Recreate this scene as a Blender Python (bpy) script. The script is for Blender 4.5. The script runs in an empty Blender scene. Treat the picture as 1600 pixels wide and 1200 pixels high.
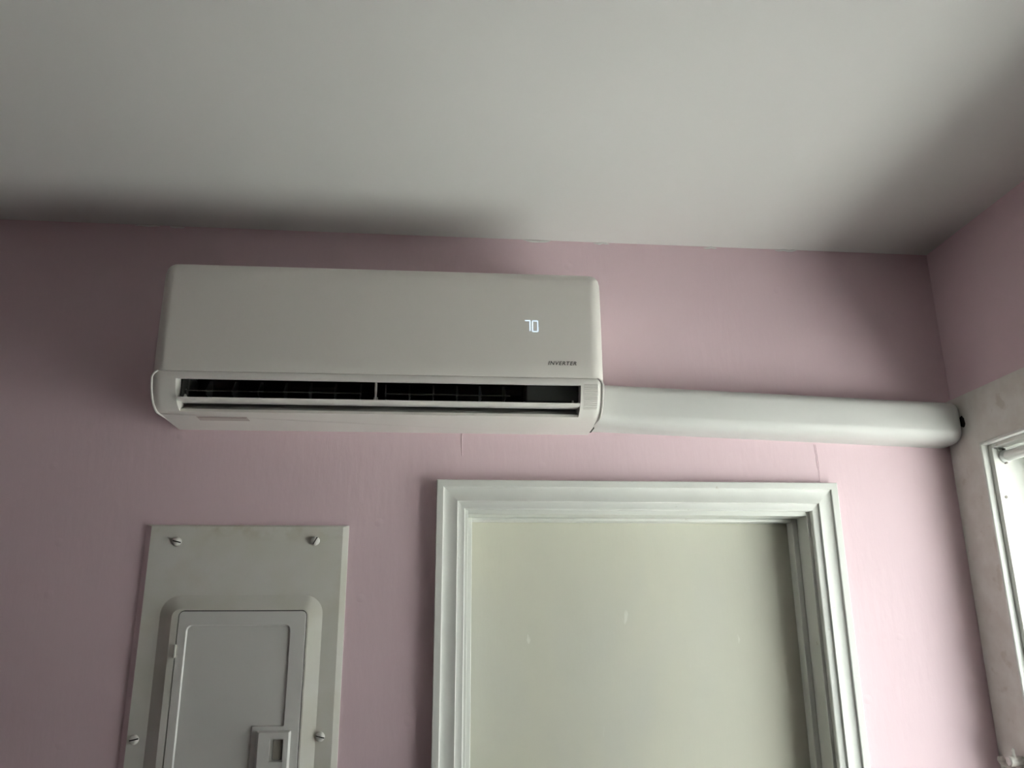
import bpy, bmesh, math, random
from mathutils import Matrix, Vector
random.seed(4)
SC = bpy.context.scene
COL = SC.collection

# ------------------------------------------------------------------ camera
F_PX, YAW, PITCH, ROLL = 1290.0, .0841, .2898, -.0058
CAM = Vector((0, -1.6, 1.636))
cd = bpy.data.cameras.new('camera'); cam = bpy.data.objects.new('camera', cd); COL.objects.link(cam)
cy, sy, cp, sp = math.cos(YAW), math.sin(YAW), math.cos(PITCH), math.sin(PITCH)
fw = Vector((sy*cp, cy*cp, sp)); rt = Vector((cy, -sy, 0)); up = rt.cross(fw)
c_, s_ = math.cos(ROLL), math.sin(ROLL)
rt, up = c_*rt + s_*up, -s_*rt + c_*up
cam.matrix_world = Matrix(((rt.x, up.x, -fw.x, CAM.x), (rt.y, up.y, -fw.y, CAM.y), (rt.z, up.z, -fw.z, CAM.z), (0, 0, 0, 1)))
cd.sensor_fit = 'HORIZONTAL'; cd.sensor_width = 36; cd.lens = 36*F_PX/1600; cd.clip_start = .02
SC.camera = cam

# ------------------------------------------------------------------ world / light / exposure
W = bpy.data.worlds.new('overcast'); SC.world = W; W.use_nodes = True
bg = W.node_tree.nodes['Background']
bg.inputs[0].default_value = (.96, .975, 1.0, 1); bg.inputs[1].default_value = 3.9
sl = bpy.data.lights.new('sun', 'SUN'); sl.energy = 126; sl.angle = math.radians(1.5); sl.color = (1, .985, .95)
so = bpy.data.objects.new('sun', sl); COL.objects.link(so)
so.rotation_euler = Vector((.30, .20, -.93)).to_track_quat('-Z', 'Y').to_euler()   # from behind the house: it lights the ground outside beyond the house's own shadow, not the room
SC.view_settings.view_transform = 'Standard'; SC.view_settings.look = 'None'
SC.view_settings.gamma = 1; SC.view_settings.use_curve_mapping = False
SC.view_settings.exposure = 0.05

# room extents
XR, XL, YR = 1.064, -2.7, -4.2            # right wall, left wall, rear wall; back wall is y = 0
WY0, WY1, WZ0, WZ1 = -.117, -.95, .75, 1.969  # window reveal
def ceil_z(x): return 2.4394 - .007*x

pl = bpy.data.lights.new('window_portal', 'AREA'); pl.shape = 'RECTANGLE'
pl.size = abs(WY1-WY0); pl.size_y = WZ1-WZ0; pl.cycles.is_portal = True
po = bpy.data.objects.new('window_portal', pl); COL.objects.link(po)
po.location = (1.2, (WY0+WY1)/2, (WZ0+WZ1)/2); po.rotation_euler = (math.radians(90), 0, math.radians(90))

# ------------------------------------------------------------------ helpers
def mat(name, col, rough=.5, spec=.4, metal=0, var=0, vscale=6, vcol=None, stretch=(1, 1, 1), bump=0, bscale=60, bstretch=(1, 1, 1), bdist=.002, emit=None, blob=0, blobscale=14):
    m = bpy.data.materials.new(name); m.use_nodes = True
    nt = m.node_tree; N = nt.nodes; L = nt.links; b = N['Principled BSDF']
    b.inputs['Base Color'].default_value = (*col, 1); b.inputs['Roughness'].default_value = rough
    b.inputs['Specular IOR Level'].default_value = spec; b.inputs['Metallic'].default_value = metal
    if emit:
        b.inputs['Emission Color'].default_value = (*emit[0], 1); b.inputs['Emission Strength'].default_value = emit[1]
    tc = N.new('ShaderNodeTexCoord')
    def mapped(st):
        mp = N.new('ShaderNodeMapping'); mp.inputs['Scale'].default_value = st
        L.new(tc.outputs['Object'], mp.inputs['Vector']); return mp
    if var:
        mp = mapped(stretch); n = N.new('ShaderNodeTexNoise'); n.inputs['Scale'].default_value = vscale; n.inputs['Detail'].default_value = 5
        L.new(mp.outputs[0], n.inputs['Vector'])
        r = N.new('ShaderNodeValToRGB'); r.color_ramp.elements[0].position = .36; r.color_ramp.elements[1].position = .68
        v = vcol or tuple(c*(1-var) for c in col)
        r.color_ramp.elements[0].color = (*v, 1); r.color_ramp.elements[1].color = (*col, 1)
        L.new(n.outputs['Fac'], r.inputs[0]); L.new(r.outputs[0], b.inputs['Base Color'])
    if bump:
        mp = mapped(bstretch); n = N.new('ShaderNodeTexNoise'); n.inputs['Scale'].default_value = bscale; n.inputs['Detail'].default_value = 4
        L.new(mp.outputs[0], n.inputs['Vector'])
        h = n.outputs['Fac']
        if blob:   # sparse paint blobs and nibs
            vo = N.new('ShaderNodeTexVoronoi'); vo.inputs['Scale'].default_value = blobscale; L.new(tc.outputs['Object'], vo.inputs['Vector'])
            mr = N.new('ShaderNodeMapRange'); mr.inputs[1].default_value = 0; mr.inputs[2].default_value = .10
            mr.inputs[3].default_value = blob; mr.inputs[4].default_value = 0
            L.new(vo.outputs['Distance'], mr.inputs[0])
            ad = N.new('ShaderNodeMath'); ad.operation = 'ADD'; L.new(h, ad.inputs[0]); L.new(mr.outputs[0], ad.inputs[1]); h = ad.outputs[0]
        bp = N.new('ShaderNodeBump'); bp.inputs['Strength'].default_value = bump; bp.inputs['Distance'].default_value = bdist
        L.new(h, bp.inputs['Height']); L.new(bp.outputs[0], b.inputs['Normal'])
    return m

PINK = mat('pink_paint', (.73, .56, .605), .55, .3, var=.04, vscale=2.5, bump=.35, bscale=40, bstretch=(1.6, 1.6, .45), bdist=.002, blob=1.0, blobscale=11)
CEIL = mat('ceiling_paint', (.76, .75, .73), .65, .25, var=.03, vscale=2, bump=.12, bscale=45, bdist=.001)
TRIM = mat('trim_paint', (.74, .748, .708), .38, .45, var=.05, vscale=9, bump=.3, bscale=38, bdist=.0012, blob=.8, blobscale=30)
WTRIM = mat('window_trim_paint', (.76, .75, .71), .5, .35, var=.16, vscale=22, vcol=(.66, .63, .58), bump=.3, bscale=45, bdist=.001)
SLAB = mat('door_paint', (.63, .615, .515), .5, .35, var=.12, vscale=3.2, vcol=(.565, .56, .48), stretch=(1, 1, .6), bump=.22, bscale=55, bstretch=(2, 2, .5), bdist=.001, blob=1.2, blobscale=7)
PANEL = mat('panel_enamel', (.71, .695, .66), .4, .45, var=.10, vscale=10, vcol=(.655, .645, .575), bump=.05, bscale=90, bdist=.0006)
PDOOR = mat('panel_door_enamel', (.68, .67, .645), .4, .45, var=.03, vscale=8)
SCREW = mat('painted_screw', (.72, .70, .66), .4, .5, bump=.4, bscale=300, bdist=.0004)
DARK = mat('dark_recess', (.02, .02, .018), .7, .2)
LATCHD = mat('latch_recess', (.22, .2, .175), .6, .3)
ACW = mat('white_plastic', (.80, .775, .735), .34, .45)
ACF = mat('front_panel_plastic', (.775, .745, .70), .30, .4)
ACB = mat('black_plastic', (.008, .008, .009), .55, .3)
ACG = mat('dark_grey_plastic', (.035, .037, .035), .5, .35)
ACL = mat('louver_plastic', (.05, .052, .052), .4, .4)
ACD = mat('outlet_lip_plastic', (.45, .45, .42), .45, .35)
DUCT = mat('duct_plastic', (.60, .60, .58), .45, .35)
LED = mat('led_white', (.7, .85, 1), .5, .2, emit=((.66, .84, 1.0), 1.1))
INK = mat('print_ink', (.07, .065, .06), .5, .3)
STICK = mat('sticker_paper', (.52, .47, .44), .45, .3)
STICK2 = mat('sticker_stripe', (.36, .30, .28), .45, .3)
METAL = mat('worn_steel', (.78, .76, .71), .33, .5, metal=.25, var=.25, vscale=160)
FLOORM = mat('floor_wood', (.11, .085, .065), .45, .4, var=.2, vscale=5, stretch=(1, 8, 1))
GROUND = mat('pale_ground', (.50, .50, .49), .9, .1, var=.1, vscale=.5)
ROD = mat('rod_white', (.82, .83, .80), .35, .4)

def stain(m, col, scale, lo, hi, zlo=None, zhi=None, stretch=(1, 1, 1), amount=.8, seed=0):
    nt = m.node_tree; N = nt.nodes; L = nt.links; b = N['Principled BSDF']; inp = b.inputs['Base Color']
    src = inp.links[0].from_socket if inp.links else None
    tc = N.new('ShaderNodeTexCoord'); mp = N.new('ShaderNodeMapping'); mp.inputs['Scale'].default_value = stretch; mp.inputs['Location'].default_value = (seed, seed*.7, seed*1.3)
    L.new(tc.outputs['Object'], mp.inputs['Vector'])
    n = N.new('ShaderNodeTexNoise'); n.inputs['Scale'].default_value = scale; n.inputs['Detail'].default_value = 4; L.new(mp.outputs[0], n.inputs['Vector'])
    mr = N.new('ShaderNodeMapRange'); mr.inputs[1].default_value = lo; mr.inputs[2].default_value = hi; mr.inputs[3].default_value = 0; mr.inputs[4].default_value = amount
    L.new(n.outputs['Fac'], mr.inputs[0]); fac = mr.outputs[0]
    if zlo is not None:
        sx = N.new('ShaderNodeSeparateXYZ'); L.new(tc.outputs['Object'], sx.inputs[0])
        mz = N.new('ShaderNodeMapRange'); mz.inputs[1].default_value = zlo; mz.inputs[2].default_value = zhi; L.new(sx.outputs[2], mz.inputs[0])
        mu = N.new('ShaderNodeMath'); mu.operation = 'MULTIPLY'; L.new(fac, mu.inputs[0]); L.new(mz.outputs[0], mu.inputs[1]); fac = mu.outputs[0]
    mx = N.new('ShaderNodeMix'); mx.data_type = 'RGBA'
    L.new(fac, mx.inputs[0])
    if src: L.new(src, mx.inputs[6])
    else: mx.inputs[6].default_value = inp.default_value
    mx.inputs[7].default_value = (*col, 1); L.new(mx.outputs[2], inp)
stain(PANEL, (.50, .47, .36), 26, .50, .66, 1.795, 1.822, amount=.75, seed=3)
stain(PANEL, (.60, .57, .47), 9, .52, .7, amount=.5, seed=8)
stain(SLAB, (.78, .78, .71), 13, .725, .76, stretch=(3, 1, .8), amount=.55, seed=6)
stain(SLAB, (.56, .56, .51), 4, .50, .68, stretch=(1, 1, .5), amount=.7, seed=11)
stain(WTRIM, (.52, .47, .40), 30, .62, .70, amount=.5, seed=2)
stain(TRIM, (.55, .53, .46), 55, .70, .74, amount=.6, seed=4)

def glass_mat():
    m = bpy.data.materials.new('window_glass'); m.use_nodes = True; nt = m.node_tree; N = nt.nodes; L = nt.links
    N.remove(N['Principled BSDF'])
    t = N.new('ShaderNodeBsdfTransparent'); t.inputs[0].default_value = (.95, .98, .97, 1)
    g = N.new('ShaderNodeBsdfGlossy'); g.inputs['Roughness'].default_value = .02
    mx = N.new('ShaderNodeMixShader'); mx.inputs[0].default_value = .04
    L.new(t.outputs[0], mx.inputs[1]); L.new(g.outputs[0], mx.inputs[2])
    L.new(mx.outputs[0], N['Material Output'].inputs[0]); return m
GLASS = glass_mat()

def tag(o, label=None, cat=None, group=None, kind=None):
    if label: o['label'] = label
    if cat: o['category'] = cat
    if group: o['group'] = group
    if kind: o['kind'] = kind
    return o
def empty(name, loc=(0, 0, 0)):
    o = bpy.data.objects.new(name, None); COL.objects.link(o); o.location = loc; o.empty_display_size = .05; return o
def link(name, me, m, parent=None, smooth=False, bevel=0, seg=2, angle=40):
    me.materials.append(m)
    o = bpy.data.objects.new(name, me); COL.objects.link(o)
    if parent:
        o.parent = parent; o.matrix_parent_inverse = Matrix.Translation(-parent.location)
    if bevel:
        md = o.modifiers.new('bevel', 'BEVEL'); md.width = bevel; md.segments = seg; md.limit_method = 'ANGLE'; md.angle_limit = math.radians(30)
    if smooth or bevel:
        for p in me.polygons: p.use_smooth = True
        bm = bmesh.new(); bm.from_mesh(me)
        for e in bm.edges:
            e.smooth = not (len(e.link_faces) == 2 and e.calc_face_angle(0) > math.radians(angle))
        bm.to_mesh(me); bm.free()
    return o
def obj(name, bm, m, parent=None, **k):
    bmesh.ops.recalc_face_normals(bm, faces=bm.faces)
    me = bpy.data.meshes.new(name); bm.to_mesh(me); bm.free(); return link(name, me, m, parent, **k)
def add_box(bm, a, b):
    x0, x1 = sorted((a[0], b[0])); y0, y1 = sorted((a[1], b[1])); z0, z1 = sorted((a[2], b[2]))
    v = [bm.verts.new(p) for p in ((x0, y0, z0), (x1, y0, z0), (x1, y1, z0), (x0, y1, z0), (x0, y0, z1), (x1, y0, z1), (x1, y1, z1), (x0, y1, z1))]
    for f in ((3, 2, 1, 0), (4, 5, 6, 7), (0, 1, 5, 4), (1, 2, 6, 5), (2, 3, 7, 6), (3, 0, 4, 7)): bm.faces.new([v[i] for i in f])
def box(name, a, b, m, parent=None, **k):
    bm = bmesh.new(); add_box(bm, a, b); return obj(name, bm, m, parent, **k)
def tube(bm, pts, radii, n=14, cap=True):
    rings = []
    for i, p in enumerate(pts):
        p = Vector(p); d = (Vector(pts[min(i+1, len(pts)-1)]) - Vector(pts[max(i-1, 0)])).normalized()
        a = d.orthogonal().normalized() if i == 0 else (pa - d*pa.dot(d)).normalized()
        pa = a; b = d.cross(a); r = radii[i] if isinstance(radii, (list, tuple)) else radii
        rings.append([bm.verts.new(p + r*(math.cos(t)*a + math.sin(t)*b)) for t in [2*math.pi*j/n for j in range(n)]])
    for A, B in zip(rings, rings[1:]):
        for j in range(n): bm.faces.new((A[j], A[(j+1) % n], B[(j+1) % n], B[j]))
    if cap: bm.faces.new(rings[0][::-1]); bm.faces.new(rings[-1])
def loft(rings, closed=True, cap0=False, cap1=False):
    bm = bmesh.new(); R = [[bm.verts.new(p) for p in r] for r in rings]
    n = len(R[0])
    for A, B in zip(R, R[1:]):
        for j in range(n if closed else n-1): bm.faces.new((A[j], A[(j+1) % n], B[(j+1) % n], B[j]))
    if cap0: bm.faces.new(R[0][::-1])
    if cap1: bm.faces.new(R[-1])
    return bm
def rrect(x0, x1, z0, z1, rt_=0, rb=0, n=7):
    """rounded rectangle loop in (x,z): top radius rt_, bottom radius rb, counter-clockwise"""
    out = []
    for cx, cz, r, a0 in ((x1-rb, z0+rb, rb, -90), (x1-rt_, z1-rt_, rt_, 0), (x0+rt_, z1-rt_, rt_, 90), (x0+rb, z0+rb, rb, 180)):
        for i in range(n):
            a = math.radians(a0 + 90*i/(n-1)); out.append((cx + r*math.cos(a), cz + r*math.sin(a)))
    return out

# ------------------------------------------------------------------ room shell
JX0, JX1, JZ = .0484, .7226, 1.851       # door jamb opening
bm = bmesh.new()
JT = .02
add_box(bm, (XL-.1, 0, 0), (JX0-JT, .14, 2.5)); add_box(bm, (JX1+JT, 0, 0), (XR+.12, .14, 2.5)); add_box(bm, (JX0-JT, 0, JZ+JT), (JX1+JT, .14, 2.5))
wall_back = tag(obj('wall_back', bm, PINK), 'pink painted wall carrying the air conditioner and the door', 'wall', kind='structure')
bm = bmesh.new()
add_box(bm, (XR, 0, 0), (XR+.12, WY0+.012, 2.5)); add_box(bm, (XR, WY1-.012, 0), (XR+.12, YR, 2.5))
add_box(bm, (XR, WY0+.012, WZ1+.007), (XR+.12, WY1-.012, 2.5)); add_box(bm, (XR, WY0+.012, 0), (XR+.12, WY1-.012, WZ0-.012))
tag(obj('wall_right', bm, PINK), 'pink painted side wall above and around the window', 'wall', kind='structure')
tag(box('wall_left', (XL, 0, 0), (XL-.1, YR, 2.5), PINK), 'pink painted wall on the far left side', 'wall', kind='structure')
tag(box('wall_rear', (XL-.1, YR, 0), (XR+.12, YR-.1, 2.5), PINK), 'pink painted wall behind the viewer', 'wall', kind='structure')
tag(box('floor', (XL-.1, YR-.1, -.1), (XR+.12, .14, 0), FLOORM), 'wooden floor of the room', 'floor', kind='structure')
bm = bmesh.new()
x0, x1 = XL-.1, XR+.12
v = [bm.verts.new((x, y, ceil_z(x) + dz)) for dz in (0, .12) for x, y in ((x0, YR-.1), (x1, YR-.1), (x1, .14), (x0, .14))]
for f in ((0, 1, 2, 3), (7, 6, 5, 4), (0, 4, 5, 1), (1, 5, 6, 2), (2, 6, 7, 3), (3, 7, 4, 0)): bm.faces.new([v[i] for i in f])
tag(obj('ceiling', bm, CEIL), 'plain off-white painted ceiling', 'ceiling', kind='structure')
tag(box('ground', (XR+.2, -40, -.9), (60, 40, -.8), GROUND), 'pale ground outside the window', 'ground', kind='structure')

# wallpaper seams: thin raised ridges under the paint
def seam(x0, z0, x1, z1, w=.0016, h=.0009):
    bm = bmesh.new(); n = 9; rows = []
    for i in range(n):
        t = i/(n-1); x = x0+(x1-x0)*t + random.uniform(-.0005, .0005); z = z0+(z1-z0)*t
        rows.append([(x-w, .0004, z), (x-w*.3, -h*random.uniform(.7, 1), z), (x+w*.3, -h*random.uniform(.7, 1), z), (x+w, .0004, z)])
    bm = loft(rows, closed=False); obj('wall_seam', bm, PINK, wall_back, smooth=True)
seam(.7555, 1.997, .7595, 1.9155); seam(.7585, 1.997, .7615, 1.9155, .0011, .0009); seam(.0349, 2.0105, .0353, 1.965, .0012, .0009)
# crusty caulk nibs along the ceiling joint
for x, w in ((-.62, .05), (-.56, .03), (.19, .06), (.33, .035), (.57, .03), (.74, .05)):
    bm = bmesh.new(); tube(bm, [(x + w*(i/5-.5), -.0005, ceil_z(x) - .002 + random.uniform(-.0015, .0015)) for i in range(6)], [.0006, .0018, .0026, .002, .0024, .0006], n=8)
    obj('caulk_bead', bm, CEIL, wall_back, smooth=True)

# ------------------------------------------------------------------ door 1
door = tag(empty('door_1', (.385, .02, 0)), 'flat cream door in a moulded white casing', 'door', kind='structure')
box('slab', (JX0+.002, .076, .01), (JX1-.002, .112, JZ-.002), SLAB, door)
box('jamb', (JX0-JT, -.0008, 0), (JX0, .135, JZ+JT), TRIM, door, bevel=.001)
box('jamb', (JX1, -.0008, 0), (JX1+JT, .135, JZ+JT), TRIM, door, bevel=.001)
box('jamb', (JX0, -.0008, JZ), (JX1, .135, JZ+JT), TRIM, door, bevel=.001)
box('stop', (JX0, .047, 0), (JX0+.0095, .0755, JZ), TRIM, door, bevel=.0015)
box('stop', (JX1, .047, 0), (JX1-.0110, .0755, JZ), TRIM, door, bevel=.0015)
box('stop', (JX0+.0095, .047, JZ-.0065), (JX1-.0110, .0755, JZ), TRIM, door, bevel=.0012)
# casing profile: (distance from outer edge, proud of wall)
CW = .0555
PROF = [(0, 0), (0, .0195), (.0012, .0205), (.0125, .0205), (.0138, .0198), (.0143, .0172), (.0155, .0166), (.0190, .0157), (.0240, .0152), (.0290, .0153),
        (.0340, .0159), (.0385, .0168), (.0402, .0170), (.0409, .0163), (.0413, .0135), (.0425, .0130), (.0535, .0127), (.0550, .0118), (.0555, .0100), (.0555, 0)]
CX0, CX1, CZ = -.0128, .7845, 1.9148
def casing(fn_a, fn_b):
    A = [fn_a(s, h) for s, h in PROF]; B = [fn_b(s, h) for s, h in PROF]
    obj('casing', loft([A, B], closed=True, cap0=True, cap1=True), TRIM, door, smooth=True, angle=28)
casing(lambda s, h: (CX0+s, -h, 0), lambda s, h: (CX0+s, -h, CZ-s))
casing(lambda s, h: (CX1-s, -h, 0), lambda s, h: (CX1-s, -h, CZ-s))
casing(lambda s, h: (CX0+s, -h, CZ-s), lambda s, h: (CX1-s, -h, CZ-s))

# ------------------------------------------------------------------ window 1
win = tag(empty('window_1', (1.1, (WY0+WY1)/2, WZ0)), 'bright window with wide white casing and inner bead', 'window', kind='structure')
FX, BX = 1.046, 1.055         # casing face and inner band
CT, CIN = 2.0885, -.1005       # casing top, bead outer edge (y)
WCY1 = WY1 - .1
box('casing', (FX, -.0005, WZ0-.1), (XR, CIN, CT), WTRIM, win)
box('casing', (FX, WY1+WY0-CIN, WZ0-.1), (XR, WCY1, CT), WTRIM, win)
box('casing', (FX, CIN, 1.982), (XR, WY1+WY0-CIN, CT), WTRIM, win)
box('sill', (FX-.04, -.002, WZ0-.03), (XR, WCY1, WZ0-.001), WTRIM, win, bevel=.004)
BY1 = WY1+WY0-CIN
box('bead', (FX-.005, CIN, WZ0), (BX+.004, CIN-.006, 1.982), TRIM, win, bevel=.002)
box('bead', (FX-.005, BY1, WZ0), (BX+.004, BY1+.006, 1.982), TRIM, win, bevel=.002)
box('bead', (FX-.005, CIN, 1.976), (BX+.004, BY1, 1.982), TRIM, win, bevel=.002)
# jamb boards: face band set back from the bead, then the deep reveal
box('jamb', (BX, CIN-.004, WZ0), (XR+.12, WY0, WZ1+.008), TRIM, win, bevel=.001)
box('jamb', (BX, BY1+.004, WZ0), (XR+.12, WY1, WZ1+.008), TRIM, win, bevel=.001)
box('jamb', (BX, WY0, WZ1), (XR+.12, WY1, WZ1+.008), TRIM, win, bevel=.001)
box('jamb', (BX, WY0, WZ0-.012), (XR+.12, WY1, WZ0), TRIM, win)
SX0, SX1 = 1.128, 1.158
ym = WZ0 + (WZ1-WZ0)*.5
for a, b in (((SX0, WY0, WZ0), (SX1, WY0-.04, WZ1)), ((SX0, WY1, WZ0), (SX1, WY1+.04, WZ1)), ((SX0, WY0-.04, WZ1-.045), (SX1, WY1+.04, WZ1)),
             ((SX0, WY0-.04, WZ0), (SX1, WY1+.04, WZ0+.055)), ((SX0, WY0-.04, ym-.02), (SX1, WY1+.04, ym+.02))):
    box('sash_rail', a, b, TRIM, win, bevel=.002)
box('pane', (1.142, WY0-.038, ym+.018), (1.145, WY1+.038, WZ1-.043), GLASS, win)
box('pane', (1.142, WY0-.038, WZ0+.053), (1.145, WY1+.038, ym-.018), GLASS, win)
# nail hole plug on the reveal
bm = bmesh.new(); tube(bm, [(1.0665, WY0+.001, 1.8735), (1.0665, WY0-.0012, 1.8735)], .0028, n=12); obj('screw_plug', bm, LATCHD, win)

# rough pipe hole cut in the casing beside the duct end
bm = bmesh.new(); hv = []
for i in range(14):
    a = 2*math.pi*i/14; r = random.uniform(.8, 1.15); hv.append((-.0545+.009*r*math.cos(a), 2.036+.013*r*math.sin(a)))
bm = loft([[(FX+.0005, y, z) for y, z in hv], [(FX-.0006, y, z) for y, z in hv]], cap0=True, cap1=True); obj('pipe_hole', bm, DARK, win)

# tension rod in the window head
rod = tag(empty('curtain_rod', (1.079, WY0, 1.9515)), 'white round tension rod across the top of the window', 'curtain rod')
bm = bmesh.new(); tube(bm, [(1.079, WY0-.008, 1.9515), (1.079, WY0-.011, 1.9515), (1.079, WY1+.011, 1.9515), (1.079, WY1+.008, 1.9515)], [.0085, .0105, .0105, .0085], n=24)
obj('tube', bm, ROD, rod, smooth=True, angle=50)
for y, s in ((WY0, -1), (WY1, 1)):
    bm = bmesh.new(); tube(bm, [(1.079, y, 1.9515), (1.079, y+s*.004, 1.9515), (1.079, y+s*.0085, 1.9515)], [.0125, .0125, .0075], n=20)
    obj('end_cap', bm, ROD, rod, smooth=True)
for dz in (-.014, .0125): box('clip', (1.0755, WY0, 1.9515+dz), (1.0785, WY0-.006, 1.9515+dz+.003), LATCHD, rod)

# ------------------------------------------------------------------ curtain bracket on the window casing
HZ = 1.4025; HX = FX-.017
hk = tag(empty('curtain_bracket', (FX, -.05, HZ-.02)), 'small worn metal curtain bracket with upturned hook on the window casing', 'bracket')
box('mounting_plate', (FX, -.047, HZ-.040), (FX-.0025, -.073, HZ-.004), METAL, hk, bevel=.0008)
bm = bmesh.new(); tube(bm, [(FX-.001, -.0605, HZ+.003), (FX-.014, -.0605, HZ+.003), (FX-.0255, -.0605, HZ+.003), (FX-.027, -.0605, HZ+.003)], [.0085, .0085, .0085, .0068], n=20); obj('barrel', bm, METAL, hk, smooth=True)
# strap with an upturned end: flat in the middle, curling up towards the back wall
pts = [(-.070, -.0095), (-.060, -.0098), (-.050, -.0098), (-.042, -.0092), (-.035, -.0070), (-.029, -.0030), (-.0255, .0020), (-.0240, .0065)]
rows = []
for i, (y, z) in enumerate(pts):
    y2, z2 = pts[min(i+1, len(pts)-1)]; y1, z1 = pts[max(i-1, 0)]; d = Vector((0, y2-y1, z2-z1)).normalized(); n = Vector((0, -d.z, d.y))*.0013
    w = .0075 if i < len(pts)-1 else .0050
    rows.append([(HX-w, y-n.y, HZ+z-n.z), (HX+w, y-n.y, HZ+z-n.z), (HX+w, y+n.y, HZ+z+n.z), (HX-w, y+n.y, HZ+z+n.z)])
obj('hook', loft(rows, cap0=True, cap1=True), METAL, hk, smooth=True, angle=40)
bm = bmesh.new(); tube(bm, [(HX, -.0625, HZ+.010), (HX, -.0625, HZ+.0225), (HX, -.0625, HZ+.025)], [.0032, .0032, .0018], n=12)
obj('pin', bm, METAL, hk, smooth=True)

for c in hk.children: c.location.y -= .006

# ------------------------------------------------------------------ electrical panel
ep = tag(empty('electrical_panel', (-.363, 0, .95)), 'grey metal electrical panel cover with hinged door left of the doorway', 'electrical panel')
PX0, PX1, PZ0, PZ1 = -.5485, -.1768, .97, 1.828
rings = [[(x, 0, z) for x, z in rrect(PX0, PX1, PZ0, PZ1, .001, .001, 3)], [(x, -.0025, z) for x, z in rrect(PX0, PX1, PZ0, PZ1, .001, .001, 3)],
         [(x, -.0065, z) for x, z in rrect(PX0+.0105, PX1-.0105, PZ0+.0105, PZ1-.0035, .001, .001, 3)]]
# cover face with a raised surround, one continuous pressed sheet
RX0, RX1, RZ0, RZ1 = -.5055, -.2165, 1.04, 1.700
DX0, DX1, DZ0, DZ1 = -.4690, -.2445, 1.08, 1.6718
bm = loft(rings)
N1 = 10
lo1 = rrect(RX0, RX1, RZ0, RZ1, .034, .03, N1)
lo2 = rrect(RX0+.0235, RX1-.0235, RZ0+.02, RZ1-.0240, .015, .012, N1)
lo3 = rrect(DX0-.0016, DX1+.0016, DZ0-.0016, DZ1+.0016, .010, .010, N1)
def ring_v(bm, loop, y): return [bm.verts.new((x, y, z)) for x, z in loop]
v1, v2, v3, v4 = ring_v(bm, lo1, -.0065), ring_v(bm, lo2, -0.0155), ring_v(bm, lo3, -0.0155), ring_v(bm, lo3, -0.0105)
for A, B in ((v1, v2), (v2, v3), (v3, v4)):
    n = len(A)
    for j in range(n): bm.faces.new((A[j], A[(j+1) % n], B[(j+1) % n], B[j]))
bm.edges.ensure_lookup_table()
bm.verts.ensure_lookup_table()
outer = bm.verts[2*12:3*12]
es = [e for e in bm.edges if (e.verts[0] in outer and e.verts[1] in outer) or (e.verts[0] in v1 and e.verts[1] in v1)]
bmesh.ops.triangle_fill(bm, use_beauty=True, use_dissolve=False, edges=es, normal=(0, -1, 0))
cover = obj('cover', bm, PANEL, ep, smooth=True, angle=14)
cover.data.materials.append(PINK)            # wall paint brushed over the left flange
for p in cover.data.polygons:
    if p.center.x < PX0+.0104 and p.normal.x < -.1: p.material_index = 1
box('gap_backing', (DX0-.003, -0.0102, DZ0-.003), (DX1+.003, -0.0095, DZ1+.003), DARK, ep)
# door leaf with a recessed field that steps around the latch
bm = bmesh.new()
lo = rrect(DX0, DX1, DZ0, DZ1, .0085, .0085, 7); n = len(lo)
b0, b1 = ring_v(bm, lo, -0.0108), ring_v(bm, lo, -0.0152)
ls = rrect(DX0+.0006, DX1-.0006, DZ0+.0006, DZ1-.0006, .008, .008, 7); b2 = ring_v(bm, ls, -0.0158)
for A, B in ((b0, b1), (b1, b2)):
    for j in range(n): bm.faces.new((A[j], A[(j+1) % n], B[(j+1) % n], B[j]))
bm.faces.new(b0[::-1])
FX0, FX1, FZ1 = -.4545, -.2705, 1.6485
def arc(cx, cz, r, a0, a1, k=7): return [(cx+r*math.cos(math.radians(a0+(a1-a0)*i/(k-1))), cz+r*math.sin(math.radians(a0+(a1-a0)*i/(k-1)))) for i in range(k)]
def field(d):
    return (arc(FX0+.011, 1.12+.011, .011-d, 180, 270) + [(-.325-d, 1.12+d)] + arc(-.325-.0, 1.4765+.0, d+.0001, 180, 90, 3) + arc(FX1-.004, 1.4765+.004, .004-d, -90, 0, 4)
            + arc(FX1-.011, FZ1-.011, .011-d, 0, 90) + arc(FX0+.011, FZ1-.011, .011-d, 90, 180))
fl, fi = field(0), field(.0022)
f1, f2 = ring_v(bm, fl, -0.0158), ring_v(bm, fi, -0.0132)
m_ = len(f1)
for j in range(m_): bm.faces.new((f1[j], f1[(j+1) % m_], f2[(j+1) % m_], f2[j]))
es = [e for e in bm.edges if (e.verts[0] in b2 and e.verts[1] in b2) or (e.verts[0] in f1 and e.verts[1] in f1)]
bmesh.ops.triangle_fill(bm, use_beauty=True, edges=es, normal=(0, -1, 0))
es = [e for e in bm.edges if e.verts[0] in f2 and e.verts[1] in f2]
bmesh.ops.triangle_fill(bm, use_beauty=True, edges=es, normal=(0, -1, 0))
pdoor = obj('door', bm, PDOOR, ep, smooth=True, angle=22)
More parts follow.
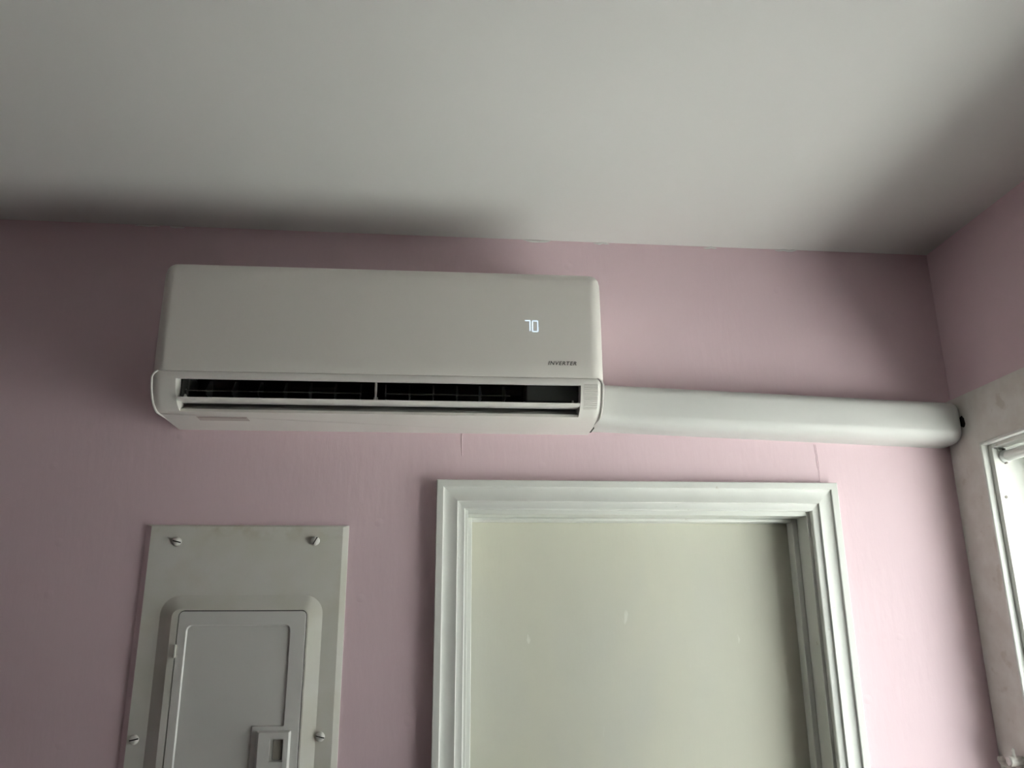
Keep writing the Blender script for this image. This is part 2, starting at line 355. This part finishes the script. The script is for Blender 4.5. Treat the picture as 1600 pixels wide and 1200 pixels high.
# latch block with slot
LX0, LX1, LZ0, LZ1 = -.3145, -.2595, 1.375, 1.4695
bm = bmesh.new()
l0 = rrect(LX0-.005, LX1+.003, LZ0, LZ1+.002, .002, .002, 3); l1 = rrect(LX0+.003, LX1-.001, LZ0+.004, LZ1-.002, .002, .002, 3)
s0 = rrect(-.2925, -.2685, 1.4205, 1.4575, .0008, .0008, 3)
r0, r1, r2, r3 = ring_v(bm, l0, -0.0125), ring_v(bm, l1, -0.0235), ring_v(bm, s0, -0.0235), ring_v(bm, s0, -0.0175)
for A, B in ((r0, r1), (r1, r2), (r2, r3)):
    for j in range(12): bm.faces.new((A[j], A[(j+1) % 12], B[(j+1) % 12], B[j]))
bm.faces.new(r3)
latch = obj('latch', bm, PDOOR, ep, smooth=True, angle=20)
box('slider', (-.2865, -0.0176, 1.4235), (-.2705, -0.0205, 1.4555), LATCHD, ep, bevel=.0006)
bm = bmesh.new(); tube(bm, [(DX0-.001, -0.0168, 1.5925), (DX0-.001, -0.0168, 1.6145)], .0025, n=12); add_box(bm, (DX0-.001, -0.0165, 1.5925), (DX0+.003, -0.0140, 1.6145))
obj('hinge', bm, PANEL, ep, smooth=True)
for i, (sx, sz, ang) in enumerate(((-.4895, 1.7965, -14), (-.2375, 1.7985, 62), (-.5255, 1.4580, 12), (-.2085, 1.4580, -14), (-.5255, 1.10, 30), (-.2085, 1.10, 60))):
    bm = bmesh.new(); R_ = .0082; rings = []; a = math.radians(ang)
    # domed head split by a straight slot: two half domes on a base disc
    tube(bm, [(sx, -.0063, sz), (sx, -.0085, sz)], R_, n=24)
    for s in (-1, 1):
        half = []
        for k in range(5):
            rr = R_*math.cos(k/4*1.15); yy = -.0085 - .0042*math.sin(k/4*1.15)/math.sin(1.15)
            lim = .0011
            pts = []
            t0 = math.asin(min(.95, lim/rr)) 
            for q in range(11):
                t = t0 + (math.pi-2*t0)*q/10
                px, pz = rr*math.cos(t), s*rr*math.sin(t)
                pts.append((sx+px*math.cos(a)-pz*math.sin(a), yy, sz+px*math.sin(a)+pz*math.cos(a)))
            half.append(pts)
        V = [[bm.verts.new(p) for p in r] for r in half]
        for A, B in zip(V, V[1:]):
            for j in range(11): bm.faces.new((A[j], A[(j+1) % 11], B[(j+1) % 11], B[j]))
        bm.faces.new(V[-1])
    sc_ = obj('screw', bm, SCREW, ep, smooth=True, angle=35)
    bm = bmesh.new(); add_box(bm, (-R_*.93, -.0091, -.00105), (R_*.93, -.0084, .00105))
    bmesh.ops.rotate(bm, verts=bm.verts, cent=(0, 0, 0), matrix=Matrix.Rotation(-a, 3, 'Y')); bmesh.ops.translate(bm, verts=bm.verts, vec=(sx, 0, sz))
    o = obj('slot', bm, DARK, None); o.parent = sc_; o.matrix_parent_inverse = sc_.matrix_world.inverted()

# ------------------------------------------------------------------ air conditioner
AX0, AX1 = -.5130, .2895
ac = tag(empty('air_conditioner', ((AX0+AX1)/2, 0, 2.01)), 'white wall-mounted mini-split air conditioner showing 70', 'air conditioner')
def uring(yf, z, r, inset=0, n=9, split=None, yb=0):
    """open U in plan: left side, rounded front corner, front, rounded corner, right side"""
    xl, xr = AX0+inset, AX1-inset; P = [(xl, yb, z)]
    for i in range(n):
        a = math.pi + math.pi/2*i/(n-1); P.append((xl+r+r*math.cos(a), yf+r+r*math.sin(a), z))
    for x in (split or []): P.append((x, yf, z))
    for i in range(n):
        a = 1.5*math.pi + math.pi/2*i/(n-1); P.append((xr-r+r*math.cos(a), yf+r+r*math.sin(a), z))
    P.append((xr, yb, z)); return P
# front panel + top, one moulded shell
FPZ = 2.0735
prof = [(-.1815, FPZ+.0012, .001), (-.1828, FPZ, .0004), (-.1836, FPZ+.0012, 0), (-.1840, 2.10, 0), (-.1840, 2.15, 0), (-.1834, 2.20, 0), (-.1828, 2.25, 0), (-.1815, 2.264, .0004), (-.1785, 2.2730, .0016),
        (-.1735, 2.2795, .004), (-.1650, 2.2835, .009), (-.150, 2.2858, .016)]
R = [uring(y, z, .023, i, split=[AX0+.027+i, AX1-.027-i]) for y, z, i in prof]
R.append([(x*.999-.0001, y*.98, 2.2862) for x, y, z in R[-1]])
bm = loft(R, closed=False); bm.verts.ensure_lookup_table()
k = len(R[0]); bm.faces.new([bm.verts[i] for i in range(len(bm.verts)-k, len(bm.verts))])
panel = obj('front_panel', bm, ACF, ac, smooth=True, angle=50)
def front_y(z):
    p = [(q[1], q[0]) for q in prof[2:]]
    for (za, ya), (zb, yb) in zip(p, p[1:]):
        if za <= z <= zb: return ya+(yb-ya)*(z-za)/(zb-za)
    return -.184
# lower frame with the air outlet cut through it
OX0, OX1 = -.4680, .2450
lp = [(-.1800, 2.0748, .0012), (-.1822, 2.0735, .0008), (-.1832, 2.0715, .0005), (-.1836, 2.0680, .0005), (-.1830, 2.0632, .0005), (-.1818, 2.0600, .0005),          # 0..5 lip
      (-.1800, 2.0520, .0005), (-.1772, 2.0430, .0005), (-.1730, 2.0340, .0008), (-.1665, 2.0255, .001), (-.1590, 2.0190, .0015), (-.1480, 2.0135, .002), (-.1400, 2.0112, .0028), (-.1360, 2.0106, .003)]
sp_ = [OX0, OX0+.001, OX1-.001, OX1]
R = [uring(y, z, .018, i, split=[OX0, OX1]) for y, z, i in lp]
bm = bmesh.new(); V = [[bm.verts.new(p) for p in r] for r in R]
IO0, IO1 = 1+9, 1+9+1
for r_ in range(len(V)-1):
    for j in range(len(V[0])-1):
        if j == IO0 and 5 <= r_ < 12: continue
        bm.faces.new((V[r_][j], V[r_][j+1], V[r_+1][j+1], V[r_+1][j]))
bm.faces.new(V[-1])
# inner thickness of the opening: short returns going inwards
T = .007
top = [V[5][IO0], V[5][IO1]]; tin = [bm.verts.new((OX0, -.1818+.016, 2.0600+.0035)), bm.verts.new((OX1, -.1818+.016, 2.0600+.0035))]
bm.faces.new((top[0], top[1], tin[1], tin[0]))
bot = [V[12][IO0], V[12][IO1]]; bin_ = [bm.verts.new((OX0, -.1385, 2.0165)), bm.verts.new((OX1, -.1385, 2.0165))]
bm.faces.new((bot[0], bot[1], bin_[1], bin_[0]))
for io, x in ((IO0, OX0), (IO1, OX1)):
    sgn = -1 if io == IO0 else 1
    inner = [bm.verts.new((x+sgn*.0005, lp[r_][0]+.030, lp[r_][1]+.014)) for r_ in range(5, 13)]
    for q in range(7): bm.faces.new((V[5+q][io], V[6+q][io], inner[q+1], inner[q]))
frame = obj('lower_frame', bm, ACW, ac, smooth=True, angle=35)
# fine ribs on the outlet cheeks
bm = bmesh.new()
def prof_at(t):
    i = min(int(t), len(lp)-2); f = t-i
    a, b = lp[i], lp[i+1]; return a[0]+(b[0]-a[0])*f, a[1]+(b[1]-a[1])*f
for k in range(15):
    y, z = prof_at(4.4+k*.37)
    y2, z2 = prof_at(4.4+k*.37+.12); d = Vector((0, y2-y, z2-z)).normalized(); nrm = Vector((0, d.z, -d.y)); 
    if nrm.y > 0: nrm = -nrm
    for xa, xb in ((OX1+.006, AX1-.0135),):
        p = Vector((0, y, z)); a = p - d*.0006; b = p + d*.0006; c = p + nrm*.0010
        vs = [bm.verts.new((x, q.y, q.z)) for x in (xa, xb) for q in (a, c, b)]
        for f in ((0, 1, 4, 3), (1, 2, 5, 4), (0, 2, 1), (3, 4, 5)): bm.faces.new([vs[i] for i in f])
obj('ribs', bm, ACW, frame)
# end rim: slim bead around each end of the lower frame
for x, s in ((AX0, 1), (AX1, -1)):
    bm = bmesh.new(); pts = [(x+s*.0035+s*max(0, .010*(1-q/3.))*(1 if q < 3 else 0), y+.0032 if q > 2 else y+.0012, z) for q, (y, z, i) in enumerate(lp[1:])] + [(x+s*.0045, -.07, 2.0128), (x+s*.0045, -.002, 2.0128)]
    tube(bm, pts, .0021, n=8); obj('end_rim', bm, ACW, frame, smooth=True)
# chassis behind the shell
box('chassis', (AX0+.004, -.004, 2.0125), (AX1-.004, -.03, 2.283), ACW, ac)
# air duct: black throat
bm = bmesh.new()
th = [(-.1655, 2.0638), (-.150, 2.0690), (-.125, 2.088), (-.105, 2.118), (-.095, 2.150), (-.060, 2.150), (-.050, 2.11), (-.062, 2.07), (-.085, 2.047), (-.108, 2.0335)]
A = [bm.verts.new((OX0-.0008, y, z)) for y, z in th]; B = [bm.verts.new((OX1+.0008, y, z)) for y, z in th]
for j in range(len(th)-1): bm.faces.new((A[j], A[j+1], B[j+1], B[j]))
bm.faces.new(A); bm.faces.new(B[::-1])
obj('air_duct', bm, ACB, ac, smooth=True)
# grey lower throat surface behind the bottom lip
bm = loft([[(x, y, z) for y, z in ((-.1385, 2.0165), (-.128, 2.0215), (-.1085, 2.0330), (-.09, 2.0440))] for x in (OX0+.0005, OX1-.0005)], closed=False)
obj('throat_floor', bm, ACD, ac, smooth=True)
box('end_cover', (.1480, -.150, 2.0365), (OX1, -.095, 2.078), ACG, ac, bevel=.003)
box('end_cover', (OX0, -.150, 2.0365), (OX0+.014, -.095, 2.078), ACG, ac, bevel=.002)
# cross-flow fan: a dark drum with blades
bm = bmesh.new()
for k in range(24):
    a = 2*math.pi*k/24; c, s = math.cos(a), math.sin(a)
    p = [(-.074+.033*c, 2.112+.033*s), (-.074+.040*math.cos(a+.14), 2.112+.040*math.sin(a+.14))]
    v = [bm.verts.new((x, y, z)) for x in (OX0+.02, .146) for y, z in p]; bm.faces.new((v[0], v[1], v[3], v[2]))
obj('fan_drum', bm, ACB, ac)
# swinging vertical louvers and their link rod
lx = [-.4606, -.4257, -.3805, -.335, -.2904, -.2457, -.2006, -.1554, -.1093, -.0654, -.0218, .022, .0648, .109]
lsh = [(-.155, 2.0465), (-.150, 2.0415), (-.118, 2.0430), (-.100, 2.0490), (-.098, 2.066), (-.104, 2.078), (-.122, 2.073), (-.138, 2.060)]
for x in lx:
    sk = .010 if x < -.05 else .004
    bm = bmesh.new()
    rows = [[(x + dx + sk*(z-2.055)*6*.1 + sk*((-.12-y)/.03)*.25, y, z) for y, z in lsh] for dx in (-.0011, .0011)]
    bm = loft(rows, cap0=True, cap1=True); obj('louver', bm, ACL, ac)
for xa, xb in ((-.4606, -.150), (-.1093, .1185)):
    bm = bmesh.new(); tube(bm, [(xa, -.152, 2.0465), (xb, -.152, 2.0465)], .0011, n=8); obj('link_rod', bm, ACG, ac, smooth=True)
# main air vane, opened level
vp = [(-.1745, 2.0285), (-.1735, 2.0262), (-.165, 2.0248), (-.145, 2.0264), (-.1235, 2.0300), (-.1215, 2.0318), (-.1235, 2.0332), (-.145, 2.0300), (-.165, 2.0283), (-.1725, 2.0292)]
bm = loft([[(x, y, z) for y, z in vp] for x in (OX0-.003+.0045, OX1-.0015)], cap0=True, cap1=True)
vane = obj('air_vane', bm, ACW, ac, smooth=True, angle=45)
for x in (OX0+.012, -.1260, -.1215, OX1-.012):
    bm = loft([[(x+dx, y, z) for y, z in ((-.166, 2.0280), (-.150, 2.0285), (-.1505, 2.0345), (-.156, 2.0385), (-.160, 2.0375))] for dx in (-.0012, .0012)], cap0=True, cap1=True)
    o = obj('vane_bracket', bm, ACD, None); o.parent = vane; o.matrix_parent_inverse = vane.matrix_world.inverted()
bm = loft([[(-.1245+dx, y, z) for y, z in ((-.1660, 2.0630), (-.150, 2.0690), (-.146, 2.036), (-.158, 2.031))] for dx in (-.0014, .0014)], cap0=True, cap1=True)
obj('strut', bm, ACD, ac)
# seven-segment read-out shining through the panel
def seg_digit(x0, x1, z0, z1, segs):
    w = .0017; zm = (z0+z1)/2; g = .0006; bm = bmesh.new()
    S = {'a': ((x0+.8*w, z1-w), (x1-.8*w, z1)), 'd': ((x0+.8*w, z0), (x1-.8*w, z0+w)), 'b': ((x1-w, zm+g), (x1, z1-.5*w)), 'c': ((x1-w, z0+.5*w), (x1, zm-g)),
         'f': ((x0, zm+g), (x0+w, z1-.5*w)), 'e': ((x0, z0+.5*w), (x0+w, zm-g))}
    for s in segs:
        (a, b), (c, d) = S[s]
        if s == 'a' and 'f' not in segs: a = x0
        y = front_y((b+d)/2)
        add_box(bm, (a, y+.0004, b), (c, y-.0004, d))
    return obj('display_digit', bm, LED, panel)
d7 = seg_digit(.1444, .1541, 2.1612, 2.1830, 'abc'); d0 = seg_digit(.1571, .1684, 2.1602, 2.1826, 'abcdef')
d7['label'] = 'glowing white digit seven'; d0['label'] = 'glowing white digit zero'
# printed word
cu = bpy.data.curves.new('printed_word', 'FONT'); cu.body = 'INVERTER'; cu.size = 1; cu.shear = .22; cu.offset = .016; cu.space_character = 1.14
to = bpy.data.objects.new('tmp', cu); COL.objects.link(to); dg = bpy.context.evaluated_depsgraph_get()
me = bpy.data.meshes.new_from_object(to.evaluated_get(dg)); bpy.data.objects.remove(to)
xs = [v.co.x for v in me.vertices]; zs = [v.co.y for v in me.vertices]
for v in me.vertices:
    x = .1855 + (v.co.x-min(xs))/(max(xs)-min(xs))*.0520; z = 2.0972 + (v.co.y-min(zs))/(max(zs)-min(zs))*.0072
    v.co = (x, front_y(z)-.0004, z)
wd = link('printed_word', me, INK, panel); wd['label'] = 'dark slanted word INVERTER'
# rating sticker under the unit
st = box('sticker', (-.4490, -.1070, 2.0106), (-.3590, -.0800, 2.0099), STICK, ac)
o = box('stripe', (-.4470, -.1055, 2.0100), (-.3610, -.0985, 2.0096), STICK2, st)
# dark slot at the lower corner where the pipes leave
box('pipe_slot', (AX1-.0075, -.055, 2.0160), (AX1+.0004, -.020, 2.0108), DARK, ac)

# ------------------------------------------------------------------ line-set duct
dt = tag(empty('pipe_duct', (.29, 0, 2.0175)), 'white plastic pipe duct running from the air conditioner to the window corner', 'pipe duct')
dp = [(0, 0), (-.020, .0002), (-.040, .0020), (-.052, .0060), (-.0595, .0120), (-.0635, .0185), (-.0648, .0240), (-.0648, .0660), (-.0640, .0720), (-.0605, .0785), (-.054, .0830), (-.045, .0855), (0, .0870)]
SL = -.0345
def dring(x, k=1.0, back=0):
    zb = 2.0175 + SL*(x-.29); zc = .043
    return [(x, y*k, zb + zc + (z-zc)*(1-(1-k)*.62)) for y, z in dp]
R = [dring(AX1+.0012), dring(1.020)]
bm = loft(R, closed=True, cap0=True, cap1=False); obj('cover', bm, DUCT, dt, smooth=True, angle=60)
R = [dring(1.020)] + [dring(1.020+.0235*math.sin(a), 1-.26*(1-math.cos(a))) for a in [math.pi/2*i/8 for i in range(1, 9)]]
bm = loft(R, closed=True, cap1=True); obj('end_cap', bm, DUCT, dt, smooth=True, angle=60)
